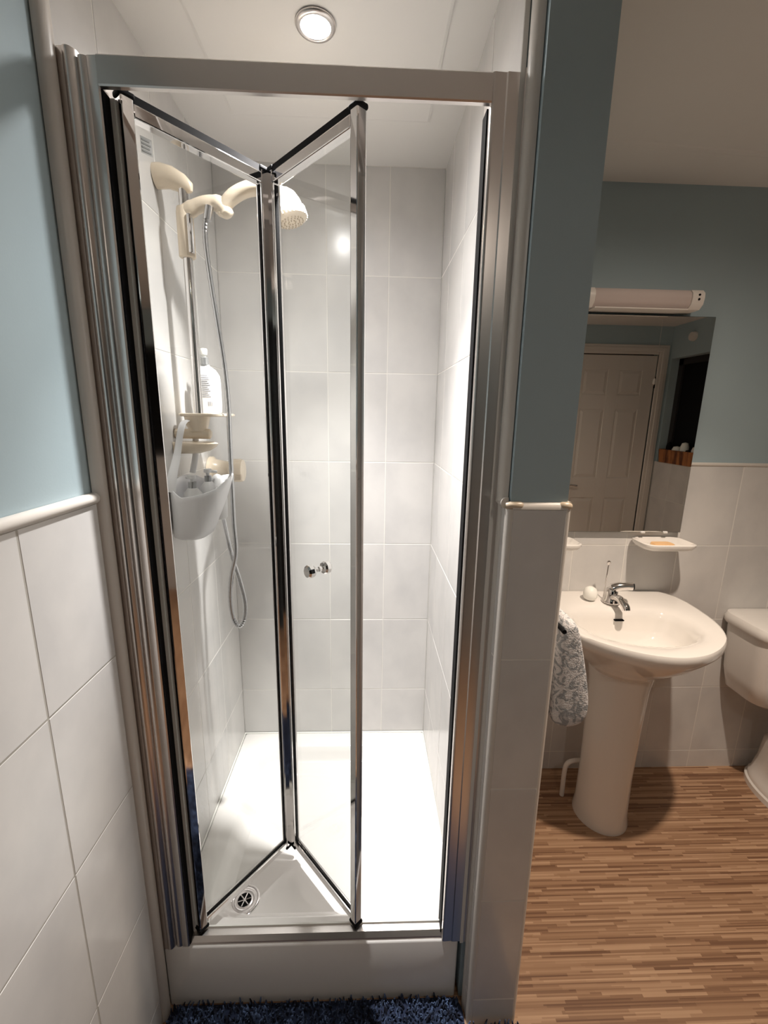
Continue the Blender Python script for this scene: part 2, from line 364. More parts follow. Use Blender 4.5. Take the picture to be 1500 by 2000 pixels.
# ceiling panel over the shower
cp = MB().rings([[(x, y, ZN-.0005) for x, y in ((.128, .05), (.637, .05), (.637, .567), (.128, .567))],
                 [(x, y, ZN-.003) for x, y in ((.128, .05), (.637, .05), (.637, .567), (.128, .567))],
                 [(x, y, ZN-.0045) for x, y in ((.134, .056), (.631, .056), (.631, .561), (.134, .561))]]).build('trim_11', M['ceiling'])
struct(cp, 'square raised ceiling panel around the shower light', 'ceiling panel')

o = MB().rings([[(XO+.002, .560, ZC-.0001), (XO+.002, .566, ZC-.0022), (XO+.002, .580, ZC-.0022), (XO+.002, .586, ZC-.0001)], [(XR-.002, .700, ZC-.0001), (XR-.002, .706, ZC-.0022), (XR-.002, .720, ZC-.0022), (XR-.002, .726, ZC-.0001)]]).build('trim_12', M['ceiling']); struct(o, 'faint filled board joint crossing the ceiling above the basin', 'ceiling joint')

# ------------------------------------------------------------ downlights
def downlight(loc, label, bulb, zoff):
    x, y, z = loc; z -= zoff
    t = thing('ceiling_downlight', label, 'light', (x, y, z), 'recessed ceiling downlights')
    MB().lathe([(.0288, .004), (.0288, -.002), (.031, -.0042), (.037, -.003), (.0395, 0), (.0395, .002)], (x, y, z)).build('bezel', M['satin'], t, 60)
    MB().lathe([(.0285, .0035), (.0285, -.0022), (.014, -.0036), (0.0005, -.004)], (x, y, z)).build('lamp', M[bulb], t, 60)
downlight(SHOWER_L, 'round chrome downlight glowing in the shower ceiling', 'bulb', .009)
downlight(SINK_L, 'downlight in the ceiling in front of the basin', 'bulbwarm', 0)
downlight(REAR_L, 'downlight in the ceiling behind the camera', 'bulbwarm', 0)

# ------------------------------------------------------------ shower tray
T = .190
tr = thing('shower_tray', 'white square shower tray with deep front below the glass door', 'shower tray', (.36, .42, 0))
X0, X1, Y0, Y1 = .003, .7165, .056, .783; cx, cy = (X0+X1)/2, (Y0+Y1)/2; hx, hy = (X1-X0)/2, (Y1-Y0)/2
ix0, ix1, iy0, iy1 = .078, .650, .118, .708; icx, icy, ihx, ihy = (ix0+ix1)/2, (iy0+iy1)/2, (ix1-ix0)/2, (iy1-iy0)/2
DRX, DRY = .155, .197
def lerp_ring(ra, rb, t): return [tuple(p*(1-t)+q*t for p, q in zip(A, B)) for A, B in zip(ra, rb)]
fl1 = rrect(icx, icy, ihx-.040, ihy-.040, .045, .142); dr = rrect(DRX, DRY, .04, .04, .0399, .134)
rs = [rrect(cx, cy, hx, hy, .006, .002), rrect(cx, cy, hx, hy, .006, T-.008), rrect(cx, cy, hx-.002, hy-.002, .008, T-.003), rrect(cx, cy, hx-.008, hy-.008, .012, T),
      rrect(icx, icy, ihx+.006, ihy+.006, .075, T), rrect(icx, icy, ihx, ihy, .07, T-.004), rrect(icx, icy, ihx-.012, ihy-.012, .065, T-.018), rrect(icx, icy, ihx-.024, ihy-.024, .055, T-.038),
      fl1, lerp_ring(fl1, dr, .35), lerp_ring(fl1, dr, .7), dr, rrect(DRX, DRY, .03, .03, .0299, .132)]
MB().rings(rs, True, True).build('tray_body', M['acrylic'], tr, 50)
MB().lathe([(.041, .0), (.041, .0025), (.036, .0045), (.030, .0025), (.024, .0020), (.0185, .0035), (.0175, 0)], (DRX, DRY, .1335)).build('drain_ring', M['chrome'], tr, 60)
MB().lathe([(.018, 0), (.018, .001), (.001, .001)], (DRX, DRY, .1335)).build('drain_hole', M['rubber'], tr)
mb = MB()
for k in range(3):
    q = PI/3*k+.3; dx, dy = .0175*cos(q), .0175*sin(q); mb.tube([(DRX-dx, DRY-dy, .1365), (DRX+dx, DRY+dy, .1365)], .0016, 6)
mb.build('drain_grid', M['chrome'], tr)
# silicone bead
MB().tube([(.012, Y0+.008, T+.0005), (.70, Y0+.008, T+.0005)], .0015, 8).tube([(.0025, .10, T), (.0025, .781, T), (.716, .781, T), (.716, .10, T)], .0035, 8).build('sealant', M['seal'], tr)

# ------------------------------------------------------------ shower enclosure
sd = thing('shower_door', 'chrome framed glass bifold shower door, folded partly inward', 'shower door', (.36, .075, T))
HT = 1.975; HB = 1.933
# left wall channel and jamb: extruded profiles
pl = [(.001, .098), (.001, .062)]+arc(.011, .062, .010, 180, 270, 5)+[(.014, .052)]+arc(.022, .058, .0085, 225, 315, 5)+[(.031, .056), (.033, .060), (.033, .098)]
MB().extrude(pl, T+.001, HT+.008).build('wall_channel', M['satin'], sd, 35)
pj = [(.033, .094), (.033, .061)]+arc(.040, .061, .006, 190, 280, 4)+[(.046, .056), (.048, .0575), (.050, .056), (.063, .055), (.0655, .057), (.0655, .094)]
MB().extrude(pj, T+.001, HT).build('jamb', M['satin'], sd, 35)
MB().box(.0655, .0675, .058, .078, T+.004, HB).build('gasket', M['rubber'], sd)
MB().box(.0655, .0735, .0790, .094, T+.004, HB).build('seal_strip', M['seal'], sd)
pr = [(.717, .098), (.726, .054), (.724, .051), (.700, .050), (.698, .052), (.680, .051)]+arc(.680, .056, .005, 270, 180, 4)+[(.675, .098)]
MB().extrude(pr, T+.001, HT).build('jamb', M['satin'], sd, 35)
MB().box(.6725, .675, .066, .094, T+.004, HB).build('gasket', M['rubber'], sd)
MB().box(.726, .7345, .048, .0555, T+.001, HT+.006, .002).build('wall_channel', M['satin'], sd)
# header
ph = [(.052, HB), (.050, HB+.002), (.050, HT-.003), (.053, HT), (.094, HT), (.096, HT-.002), (.096, HT-.007), (.057, HT-.008), (.057, HB+.004), (.060, HB+.002), (.060, HB)]
MB().extrude(ph, .066, .676, 'x').build('header_rail', M['satin'], sd)
pb = [(.060, T+.001), (.061, T+.004), (.070, T+.012), (.084, T+.014), (.084, T+.001)]
MB().extrude(pb, .066, .676, 'x').build('threshold_rail', M['satin'], sd)
MB().box(.066, .676, .084, .0875, T+.001, T+.020).build('sill_upstand', M['seal'], sd)
def panel(A, B, stick):
    A, B = Vector((*A, 0)), Vector((*B, 0)); u = (B-A).normalized(); L = (B-A).length; n = Vector((u.y, -u.x, 0))
    zb, zt = .2150, 1.943
    def bx(mb, s0, s1, t0, t1, z0, z1, ch=.0):
        q = MB().box(s0, s1, t0, t1, z0, z1, ch)
        mb.add([A+u*v[0]+n*v[1]+Vector((0, 0, v[2])) for v in q.v], q.f)
    s = MB(); bx(s, .010, L-.010, -.0025, .0025, zb+.012, zt-.025)
    p = s.build('door_leaf', M['glass'], sd)
    for s0, s1 in ((0.001, .021), (L-.021, L-.001)):
        q = MB(); bx(q, s0, s1, -.010, .010, zb, zt-.006, .0022); q.build('stile', M['chrome'], p)
        q = MB(); bx(q, s0+(.020 if s0 < .1 else -.0012), s1+(.0012 if s0 < .1 else -.020), -.004, .004, zb+.018, zt-.034); q.build('glazing_seal', M['rubber'], p)
    q = MB(); bx(q, .020, L-.020, -.010, .010, zt-.032, zt-.012, .002); q.build('rail', M['chrome'], p)
    q = MB(); bx(q, .012, L-.012, -.009, .009, zt-.0122, zt); q.build('top_seal', M['rubber'], p)
    q = MB(); bx(q, .020, L-.020, -.009, .009, zb, zb+.018, .002); q.build('rail', M['chrome'], p)
    q = MB(); bx(q, .020, L-.020, -.004, .004, zb+.0175, zb+.019); q.build('glazing_seal', M['rubber'], p)
    for e in (0.011, L-.011):
        for z in (zb-.005, zt-.008): q = MB(); bx(q, e-.013, e+.013, -.012, .012, z, z+.009, .003); q.build('end_cap', M['rubber'], p)
    if stick:
        q = MB(); bx(q, .030, .049, .0026, .003, 1.868, 1.893); q.build('sticker', M['printlight'], p)
        q = MB()
        for k in range(4): bx(q, .032, .047-.002*(k % 2), .003, .0033, 1.871+.0055*k, 1.8735+.0055*k)
        q.build('sticker_print', M['stickerink'], p)
    else:
        m_ = A+u*L*.5
        for sgn in (1, -1):
            q = MB().lathe([(.006, .0025), (.006, .010), (.013, .013), (.0155, .018), (.0155, .027), (.012, .031), (.001, .032)], (m_.x, m_.y, 1.100), n*sgn, 10)
            q.build('knob', M['chrome'], p)
    return p
PV, HG, RR = (.080, .075), (.266, .300), (.471, .078)
panel(PV, (.2655, .2985), True)
panel((.2745, .2985), RR, False)
q = MB()
q.tube([(.270, .312, .222), (.270, .312, 1.936)], .006, 8); q.build('hinge_rod', M['rubber'], sd)
for x_, y_ in (PV, RR):
    MB().lathe([(.006, 0), (.006, .03)], (x_+(.01 if x_ < .2 else -.008), y_+.006, 1.938), (0, 0, 1), 12).build('pivot_pin', M['rubber'], sd)

# ------------------------------------------------------------ riser rail set
RX, RY = .060, .380
rr = thing('riser_rail', 'cream and chrome shower riser rail on the left tiled wall', 'shower rail', (0, RY, 1.40))
MB().tube([(RX, RY, 1.425), (RX, RY, 1.950)], .0105, 20).build('rail', M['chrome'], rr, 60)
pts = [(.001, RY, 1.962), (.012, RY, 1.963), (.035, RY, 1.960), (.058, RY, 1.950), (.073, RY, 1.940), (.076, RY, 1.932)]
MB().tube(pts, [.026, .026, .023, .0195, .014, .006], 20, flat=.8).build('bracket', M['cream'], rr, 60, label='cream rounded upper bracket')
# slider with arm
s = MB().lathe([(.0165, -.052), (.0185, -.050), (.0185, .040), (.0165, .052), (.012, .054)], (RX, RY, 1.848))
s.tube(smoothpts([(RX-.004, RY-.002, 1.885), (RX+.020, RY-.004, 1.898), (RX+.050, RY-.004, 1.909), (RX+.078, RY-.002, 1.910), (RX+.092, RY, 1.896), (RX+.096, RY, 1.882)], 5), [.018]*6+[.0165]*8+[.018]*6+[.0175]*3+[.013, .010, .006], 18, flat=.8)
s.build('slider', M['cream'], rr, 50, label='cream slider with handset holder')
MB().box(RX+.010, RX+.0195, RY-.020, RY-.004, 1.802, 1.884, .003).build('slider_plate', M['chrome'], rr)
# shelf
s = MB(); s.rings([rrect(.066, RY+.045, .052, .075, .02, z) if i else rrect(.066, RY+.045, .047, .07, .018, z) for i, z in ((0, 1.4345), (1, 1.437), (1, 1.441), (0, 1.4425))])
s.build('shelf', M['cream'], rr, 40)
s = MB().rings([rrect(.055, RY, .030, .026, .02, 1.436), rrect(.054, RY, .026, .023, .018, 1.415), rrect(.056, RY, .019, .019, .016, 1.398)])
s.build('shelf_neck', M['cream'], rr, 50)
MB().tube([(.001, RY-.004, 1.392), (.084, RY-.004, 1.392), (.088, RY-.004, 1.392)], [.0125, .0125, .008], 18).build('hanging_bar', M['cream'], rr, 60)
s = MB().rings([[(x*k_, RY+(y)*k_, z) for x, y in [(.001/k_, -.03/k_)]+[(.05+.052*sin(t_), -.034*cos(t_)) for t_ in [PI*j/14 for j in range(15)]]+[(.001/k_, .03/k_)]] for k_, z in ((.9, 1.372), (1, 1.368), (.96, 1.360), (.8, 1.350), (.55, 1.343))])
s.build('bracket', M['cream'], rr, 50, label='cream rounded lower bracket')

# handset and hose
hs = thing('shower_handset', 'cream curved shower handset with ribbed head and steel hose', 'shower head', (.152, RY, 1.90))
pts = smoothpts([(.142, RY, 1.888), (.150, RY, 1.905), (.172, RY, 1.927), (.203, RY, 1.942), (.236, RY, 1.946), (.268, RY, 1.940), (.288, RY, 1.930)], 5)
MB().tube(pts, [.0125+.004*min(1, i/10) for i in range(len(pts))], 20).build('handle', M['cream'], hs, 60)
ax = Vector((-.28, .05, 1)).normalized(); hc = Vector((.303, RY, 1.882))
MB().lathe([(.030, -.004), (.037, 0), (.039, .008), (.038, .016), (.034, .022), (.031, .038), (.024, .054), (.012, .066), (.004, .070)], hc, ax, 36).build('head', M['cream'], hs, 50)
s = MB(); x_ = ax.orthogonal().normalized(); y_ = ax.cross(x_)
for k in range(28):
    q = 2*PI*k/28; d = x_*cos(q)+y_*sin(q); s.tube([hc+ax*.001+d*.0375, hc+ax*.021+d*.0355], .0022, 6)
s.build('grip_rib', M['cream'], hs)['kind'] = 'stuff'
s = MB()
for r_, n_ in ((.0085, 8), (.018, 14), (.026, 20)):
    for k in range(n_): d = x_*cos(2*PI*k/n_)+y_*sin(2*PI*k/n_); s.lathe([(.0016, 0), (.0012, -.0035)], hc-ax*.0035+d*r_, ax, 6)
s.build('spray_nozzle', M['trimbeige'], hs)['kind'] = 'stuff'
hp = [(.120, .368, 1.893), (.112, .366, 1.872), (.108, .366, 1.83), (.112, .368, 1.76), (.122, .37, 1.66), (.132, .375, 1.55), (.134, .38, 1.46), (.132, .38, 1.36), (.131, .38, 1.25), (.130, .38, 1.16), (.131, .38, 1.08),
      (.114, .385, 1.01), (.105, .39, .94), (.108, .395, .88), (.121, .40, .852), (.136, .40, .87), (.142, .40, .92), (.132, .40, .985), (.112, .405, 1.06), (.095, .42, 1.13), (.080, .44, 1.20), (.070, .50, 1.235), (.062, .58, 1.255)]
P_ = smoothpts(hp, 10)
s = MB().tube(P_, [.0062 if i % 2 else .0054 for i in range(len(P_))], 12); s.build('hose', M['steel'], hs, 20)
MB().tube([(.121, .368, 1.900), (.115, .367, 1.872)], .0095, 14).build('hose_nut', M['steel'], hs, 50)

# mixer valve
vv = thing('shower_valve', 'cream shower control knob on the left wall near the back corner', 'shower control', (0, .60, 1.27))
MB().lathe([(.042, .001), (.042, .010), (.034, .018), (.030, .040), (.026, .060)], (0, .60, 1.272), (1, 0, 0)).build('valve_body', M['cream'], vv, 40)
s = MB().lathe([(.024, .058), (.035, .064), (.036, .092), (.033, .100), (.001, .103)], (0, .60, 1.272), (1, 0, 0)); s.build('knob', M['cream'], vv, 40)
MB().box(.068, .104, .556, .575, 1.247, 1.262, .003).build('knob_lever', M['trimbeige'], vv)

# ------------------------------------------------------------ bottles and caddy
bt = thing('lotion_bottle', 'tall white pump bottle with grey print, standing behind the rail', 'bottle', (.078, .448, 1.4425))
bx, by, bz = .058, .448, 1.4428
prof = [(.033, .034, 0), (.037, .036, .004), (.038, .037, .02), (.038, .037, .080), (.036, .034, .096), (.027, .026, .110), (.014, .014, .119), (.011, .011, .123)]
MB().rings([[(bx+rx*cos(2*PI*k/32), by+ry*.62*sin(2*PI*k/32), bz+h) for k in range(32)] for rx, ry, h in prof]).build('bottle_body', M['plastic'], bt, 50)
MB().lathe([(.0105, .122), (.0105, .140), (.008, .142)], (bx, by, bz)).build('collar', M['collar'], bt, 50)
s = MB().lathe([(.005, .141), (.005, .146), (.008, .148), (.009, .160), (.007, .163), (.001, .164)], (bx, by, bz)); s.tube([(bx, by, bz+.156), (bx-.006, by+.016, bz+.154)], .004, 8)
s.build('pump_head', M['seal'], bt, 50)
s = MB()
def onb(xa, xb, za, zb):
    n_ = 5; P = []
    for z in (za, zb):
        for i in range(n_+1):
            x = xa+(xb-xa)*i/n_; P.append((bx+x, by-.0230*math.sqrt(max(0, 1-(x/.0385)**2))-.0004, bz+z))
    s.add(P, [(i, i+1, n_+2+i, n_+1+i) for i in range(n_)])
for k in range(12): onb(-.022, .012+.006*((k*7) % 3)/2, .094-.0048*k, .0957-.0048*k)
for k in range(4): onb(.010+.0028*k, .0115+.0028*k, .018, .030)
s.build('label_print', M['print'], bt)

cd = thing('shower_caddy', 'white plastic hanging caddy tub hooked over the cream bar', 'caddy', (.08, .33, 1.15))
N_ = 48
def dring(xb, xf, yc, hw, zfun):
    out = []
    for k in range(N_):
        t = 2*PI*k/N_; cx_, sy = cos(t), sin(t)
        x = xb+(xf-xb)*(.5+.5*math.copysign(abs(cx_)**.75, cx_)); y = yc+hw*math.copysign(abs(sy)**.8, sy)
        out.append((x, y, zfun((x-xb)/(xf-xb), (y-yc)/hw)))
    return out
def rim(u, v): return 1.262+.028*u**2.5+.030*max(0, 1-3.2*u)-.012*(1-abs(v))*(1 if u < .9 else 0)+.012*v
rs = []
for k in range(9):
    t = k/8; xb, xf = .012-.004*t, .143-.056*t**1.2; hw = .078-.020*t; yc = .325+.004*t
    rs.append(dring(xb, xf, yc, hw, (lambda u, v, t=t: rim(u, v)*(1-t)+1.148*t)))
rs.append(dring(.014, .078, .329, .046, lambda u, v: 1.142))
cb = MB().rings(rs, False, True).build('tub', M['caddy'], cd, 60)
md = cb.modifiers.new('thick', 'SOLIDIFY'); md.thickness = .0025
hp = smoothpts([(.024, .262, 1.262), (.030, .268, 1.300), (.036, .290, 1.350), (.038, .310, 1.395), (.038, .335, 1.420), (.038, .372, 1.422), (.038, .400, 1.395), (.034, .405, 1.340), (.026, .395, 1.290)], 6)
MB().tube(hp, [.013-.005*min(1, i/14) for i in range(len(hp))], 12, flat=.32, ref=(1, 0, 0)).build('handle', M['caddy'], cd, 60)
def pump(x, y, z, label, sc=1.0, ang=0.0):
    t = thing('pump_bottle', label, 'bottle', (x, y, z-.09), 'pump bottles in the shower caddy')
    MB().lathe([(.018*sc, -.09), (.021*sc, -.085), (.0215*sc, -.02), (.020*sc, -.008), (.012*sc, .002), (.008*sc, .006)], (x, y, z)).build('bottle_body', M['plastic'], t, 50)
    MB().lathe([(.009*sc, .004), (.009*sc, .020)], (x, y, z)).build('collar', M['collar'], t, 40)
    MB().lathe([(.004, .02), (.004, .026), (.010*sc, .028), (.0095*sc, .036), (.001, .037)], (x, y, z)).tube([(x, y, z+.031), (x+.022*cos(ang), y+.022*sin(ang), z+.028)], .0036, 8).build('pump_head', M['plastic'], t, 50)
pump(.062, .297, 1.262, 'nearest white pump bottle sitting in the hanging caddy', 1.05, 2.5)
pump(.086, .338, 1.272, 'middle pump bottle in the caddy, between the other two', .95, .6)
t = thing('shampoo_bottle', 'white dome-topped bottle at the back of the hanging caddy', 'bottle', (.110, .365, 1.18))
MB().lathe([(.016, 0), (.020, .004), (.022, .05), (.021, .085), (.016, .104), (.008, .114), (.001, .117)], (.098, .368, 1.175)).build('bottle_body', M['plastic'], t, 60)

# ------------------------------------------------------------ basin
BX = 1.365
wbn = thing('wash_basin', 'white ceramic pedestal basin below the mirror', 'basin', (BX, .57, 0))
YW = YB-.001
half = [(0, YW), (.12, YW), (.235, YW), (.252, YW-.012), (.274, .735), (.283, .685), (.281, .62), (.272, .555), (.255, .485), (.221, .420), (.160, .362), (.085, .318), (0, .300)]
inn = [(0, .632), (.11, .634), (.150, .630), (.178, .606), (.190, .565), (.188, .52), (.170, .467), (.13, .425), (.07, .400), (0, .392)]
def full(h): return [Vector((x, y)) for x, y in h]+[Vector((-x, y)) for x, y in h[-2:0:-1]]
def radf(poly, cy_):
    P = full(poly); n = len(P); c_ = Vector((0, cy_))
    def f(t):
        d = Vector((cos(t), sin(t))); best = .1
        for i in range(n):
            A, B = P[i]-c_, P[(i+1) % n]-c_; e = B-A; det = d.x*(-e.y)+e.x*d.y
            if abs(det) < 1e-12: continue
            s_ = (A.x*(-e.y)+e.x*A.y)/det; u_ = (d.x*A.y-d.y*A.x)/det
            if s_ > 0 and -1e-6 <= u_ <= 1+1e-6: best = s_
        return best
    return f
CY = .535; FO, FI = radf(half, CY), radf(inn, CY); NB = 120
TH = [2*PI*k/NB for k in range(NB)]; RO = [FO(t) for t in TH]; RI = [FI(t) for t in TH]
for _ in range(3):
    RI = [(RI[i-1]+RI[i]*2+RI[(i+1) % NB])/4 for i in range(NB)]
for _ in range(14):
    RO = [RO[i] if sin(TH[i]) > .2 else (RO[i-1]+RO[i]*2+RO[(i+1) % NB])/4 for i in range(NB)]
def pr_(rf, z): return [(BX+rf(i)*cos(t), min(CY+rf(i)*sin(t), YW), z) for i, t in enumerate(TH)]
def neck(r_, z, f=0): return [(BX+r_*cos(t)*1.0, .575+r_*sin(t), z) for t in TH]
def mixr(A, B, k, z): return [(p[0]*(1-k)+q[0]*k, p[1]*(1-k)+q[1]*k, z) for p, q in zip(A, B)]
nk = neck(.092, .60); ou = pr_(lambda i: RO[i]*.985, .77)
dome = lambda i, z: z + 0
rs = [nk, mixr(nk, ou, .22, .640), mixr(nk, ou, .48, .676), mixr(nk, ou, .72, .712), mixr(nk, ou, .90, .748), pr_(lambda i: RO[i]*.992, .772), pr_(lambda i: RO[i], .786), pr_(lambda i: RO[i]*.998, .796), pr_(lambda i: RO[i]*.985, .8015)]
OUTR = pr_(lambda i: RO[i]*.965, .8015); INR = pr_(lambda i: RI[i], .78)
rs += [OUTR, mixr(OUTR, INR, .35, .7995), mixr(OUTR, INR, .65, .7965), mixr(OUTR, INR, .86, .7915), pr_(lambda i: RI[i]*.985, .782), pr_(lambda i: RI[i]*.93, .760), pr_(lambda i: RI[i]*.87, .722), pr_(lambda i: RI[i]*.76, .698), pr_(lambda i: RI[i]*.55, .682), pr_(lambda i: RI[i]*.3, .676), pr_(lambda i: .022, .673)]
MB().rings(rs, True, True).build('basin_bowl', M['ceramic'], wbn, 60)
def ped(r_, z, yc=.578, ry=1.08): return [(BX+r_*cos(t), yc+r_*ry*sin(t)*(1 if sin(t) < 0 else .9), z) for t in TH]
MB().rings([ped(.094, 0), ped(.094, .01), ped(.088, .05), ped(.086, .2), ped(.089, .40), ped(.095, .56), ped(.108, .645), ped(.114, .67)]).build('pedestal', M['ceramic'], wbn, 60)
MB().lathe([(.022, -.001), (.022, .002), (.014, .003), (.001, .002)], (BX, CY, .6745)).build('plughole', M['chrome'], wbn, 50)
MB().box(BX-.017, BX+.017, .6155, .632, .757, .762, .002).build('overflow', M['rubber'], wbn)
# tap
TX, TY, TZ = 1.365, .685, .801
tp = MB().lathe([(.030, 0), (.030, .006), (.024, .012), (.021, .030), (.019, .048), (.012, .054)], (TX, TY, TZ)).tube(smoothpts([(TX, TY-.01, TZ+.022), (TX+.002, TY-.05, TZ+.030), (TX+.002, TY-.085, TZ+.020), (TX+.002, TY-.094, TZ+.008)], 5), .013, 16).build('tap', M['chrome'], wbn, 50)
MB().tube([(TX, TY, TZ+.050), (TX+.018, TY-.006, TZ+.060), (TX+.045, TY-.012, TZ+.064), (TX+.062, TY-.016, TZ+.064)], [.019, .016, .013, .014], 16).build('lever', M['chrome'], tp, 50)
MB().lathe([(.011, 0), (.011, .006), (.001, .007)], (TX+.062, TY-.016, TZ+.064), (.9, -.3, 0)).build('lever_cap', M['rubber'], tp, 50)
MB().tube([(TX-.016, TY+.022, TZ+.01), (TX-.010, TY+.026, TZ+.135)], .0022, 8).lathe([(.0035, .13), (.0065, .136), (.0065, .144), (.001, .147)], (TX-.010, TY+.026, TZ)).build('waste_lever', M['chrome'], tp, 50)
o = MB().lathe([(.010, 0), (.020, .002), (.0245, .014), (.0245, .026), (.019, .040), (.009, .047), (.001, .048)], (1.298, .705, .8022)).build('white_pot', M['seal'], None, 60)
tag(o, 'small round white pot standing left of the basin tap', 'pot')
o = MB().tube(smoothpts([(1.325, .66, .152), (1.285, .655, .155), (1.262, .652, .145), (1.255, .652, .11), (1.255, .652, .001)], 5), .0085, 12).build('water_pipe', M['white'], None, 60)
tag(o, 'bent white pipe rising from floor beside the pedestal', 'pipe')

# soap dishes
def dish(xc, label):
    t = thing('soap_dish', label, 'soap dish', (xc, YB, 1.03), 'white soap dishes under the mirror')
    rs = [rrect(xc, .728, .075, .042, .03, 1.004), rrect(xc, .724, .088, .056, .035, 1.012), rrect(xc, .722, .094, .062, .036, 1.024), rrect(xc, .722, .094, .062, .036, 1.031), rrect(xc, .722, .088, .056, .032, 1.033), rrect(xc, .722, .080, .048, .026, 1.026), rrect(xc, .722, .070, .040, .02, 1.016)]
    MB().rings([[(x, min(y, YB-.0005), z-.014) for x, y, z in r] for r in rs]).build('dish_body', M['ceramic'], t, 50)
dish(1.553, 'white ceramic soap dish holding orange soap, right under the mirror')
dish(1.142, 'empty white ceramic soap dish half hidden by the stub wall')
o = MB().rings([rrect(1.545, .715, .034, .020, .012, 1.0025), rrect(1.545, .715, .037, .023, .014, 1.007), rrect(1.545, .715, .035, .021, .012, 1.013)]).build('soap_bar', M['soap'], None, 50)
tag(o, 'worn orange bar of soap lying in the right soap dish', 'soap')

# mirror
mr = thing('wall_mirror', 'large frameless rectangular mirror above the basin', 'mirror', (1.37, .765, 1.04))
MB().box(1.09, 1.641, .7655, .7785, 1.040, 1.783).build('mirror_back', M['mirroredge'], mr)
MB().box(1.0915, 1.6395, .764, .7655, 1.0415, 1.7815).build('mirror_face', M['mirror'], mr)
for x_, z_ in ((1.20, 1.036), (1.49, 1.036), (1.575, 1.036)): MB().box(x_, x_+.016, .760, .7775, z_, z_+.008, .002).build('clip', M['plastic'], mr)
# shaver light
sl = thing('shaver_light', 'long shaver light with unlit diffuser above the mirror', 'light', (1.37, YB, 1.82))
def prof(y0): return [(YB+.0055, 1.792), (YB+.0055, 1.852), (y0+.012, 1.850), (y0+.002, 1.840), (y0, 1.826), (y0+.004, 1.806), (y0+.018, 1.793)]
def lext(x0, x1, y0, name, m, par, **k): return MB().extrude(prof(y0), x0, x1, 'x').build(name, M[m], par, 40, **k)
lext(1.155, 1.195, .704, 'end_cap', 'white', sl); lext(1.196, 1.508, .708, 'diffuser', 'diffuser', sl, label='translucent pinkish diffuser')
ec = lext(1.509, 1.548, .704, 'end_cap', 'white', sl)
for z in (1.834, 1.821): MB().lathe([(.0035, 0), (.0035, .002)], (1.530, .7055, z), (0, -1, 0), 12).build('socket_hole', M['rubber'], ec)
MB().box(1.200, 1.504, .712, .772, 1.7905, 1.7935).build('base_strip', M['white'], sl)

# ------------------------------------------------------------ towel on its rail
o = thing('towel_rail', 'towel rail, its end coloured black for the dark gap under the towel', 'towel rail', (.855, .2, 1.01))
MB().tube([(.889, .046, 1.018), (.889, .42, 1.018)], .0048, 14).build('bar', M['rubber'], o, 50)  # bar end coloured black to stand for the shaded gap under the towel
for y_ in (.085, .405): MB().tube([(.856, y_, 1.018), (.889, y_, 1.018)], .006, 12).build('bracket', M['chrome'], o, 50)
def towel():
    prof_ = [(.884, .812), (.880, .86), (.878, .93), (.884, .99), (.893, 1.022), (.906, 1.034), (.920, 1.028), (.930, 1.005), (.939, .97), (.947, .93), (.955, .885), (.961, .845), (.959, .820), (.948, .804), (.926, .797), (.902, .799)]
    P0 = [Vector((x, 0, z)) for x, z in prof_]; P0 = smoothpts(P0, 3, True); n = 14; rs_ = []
    cc = Vector((.915, 0, .90))
    for j in range(-2, n+3):
        jj = min(max(j, 0), n); k = {-2: .45, -1: .86, n+1: .86, n+2: .45}.get(j, 1.0)
        y = .058+.32*jj/n-(.012 if j == -2 else .009 if j == -1 else 0)+(.010 if j > n else 0)
        rs_.append([((cc.x+(p.x-cc.x)*k)+.0015*sin(jj*1.3+p.z*30), y-.05*max(0, 1.03-p.z)*(1-jj/n), cc.z+(p.z-cc.z)*(k if abs(k-1) < .01 else 1-(1-k)*.35)) for p in P0])
    return MB().rings(rs_)
tw = towel().build('hand_towel', M['towel'], None, 80); tag(tw, 'grey and white patterned towel hanging beside the basin', 'towel')
md = tw.modifiers.new('soft', 'SUBSURF'); md.levels = 1; md.render_levels = 2

# ------------------------------------------------------------ toilet
wc = thing('toilet', 'white close-coupled toilet with cistern, right of the basin', 'toilet', (2.115, .5, 0))
TC = 2.115
rs = [rrect(TC, .690, .175, .083, .05, .405), rrect(TC, .688, .205, .088, .05, .425), rrect(TC, .684, .222, .095, .05, .50), rrect(TC, .680, .232, .100, .05, .60), rrect(TC, .678, .238, .104, .05, .688)]
MB().rings([[(x, min(y, YB-.0005), z) for x, y, z in r] for r in rs]).build('cistern', M['ceramic'], wc, 50)
rs = [rrect(TC, .676, .246, .109, .05, .690), rrect(TC, .676, .250, .112, .05, .698), rrect(TC, .676, .250, .112, .05, .716), rrect(TC, .676, .243, .106, .045, .729), rrect(TC, .676, .22, .09, .04, .733)]
MB().rings([[(x, min(y, YB-.0005), z) for x, y, z in r] for r in rs]).build('cistern_lid', M['ceramic'], wc, 50)
def ell(cy_, rx, ry, z): return [(TC+rx*cos(t), cy_+ry*sin(t), z) for t in TH[::2]]
MB().rings([ell(.60, .090, .165, 0), ell(.60, .090, .165, .022), ell(.60, .082, .157, .026), ell(.60, .082, .157, .045), ell(.60, .074, .15, .055), ell(.59, .07, .145, .12), ell(.53, .09, .19, .22), ell(.41, .15, .21, .32), ell(.40, .18, .235, .385), ell(.40, .182, .238, .40), ell(.40, .15, .20, .402), ell(.40, .13, .17, .36), ell(.40, .06, .08, .24)]).build('pan', M['ceramic'], wc, 50)
MB().rings([ell(.40, .186, .242, .404), ell(.40, .192, .247, .410), ell(.40, .190, .246, .424), ell(.40, .17, .22, .430)]).build('seat', M['plastic'], wc, 50)
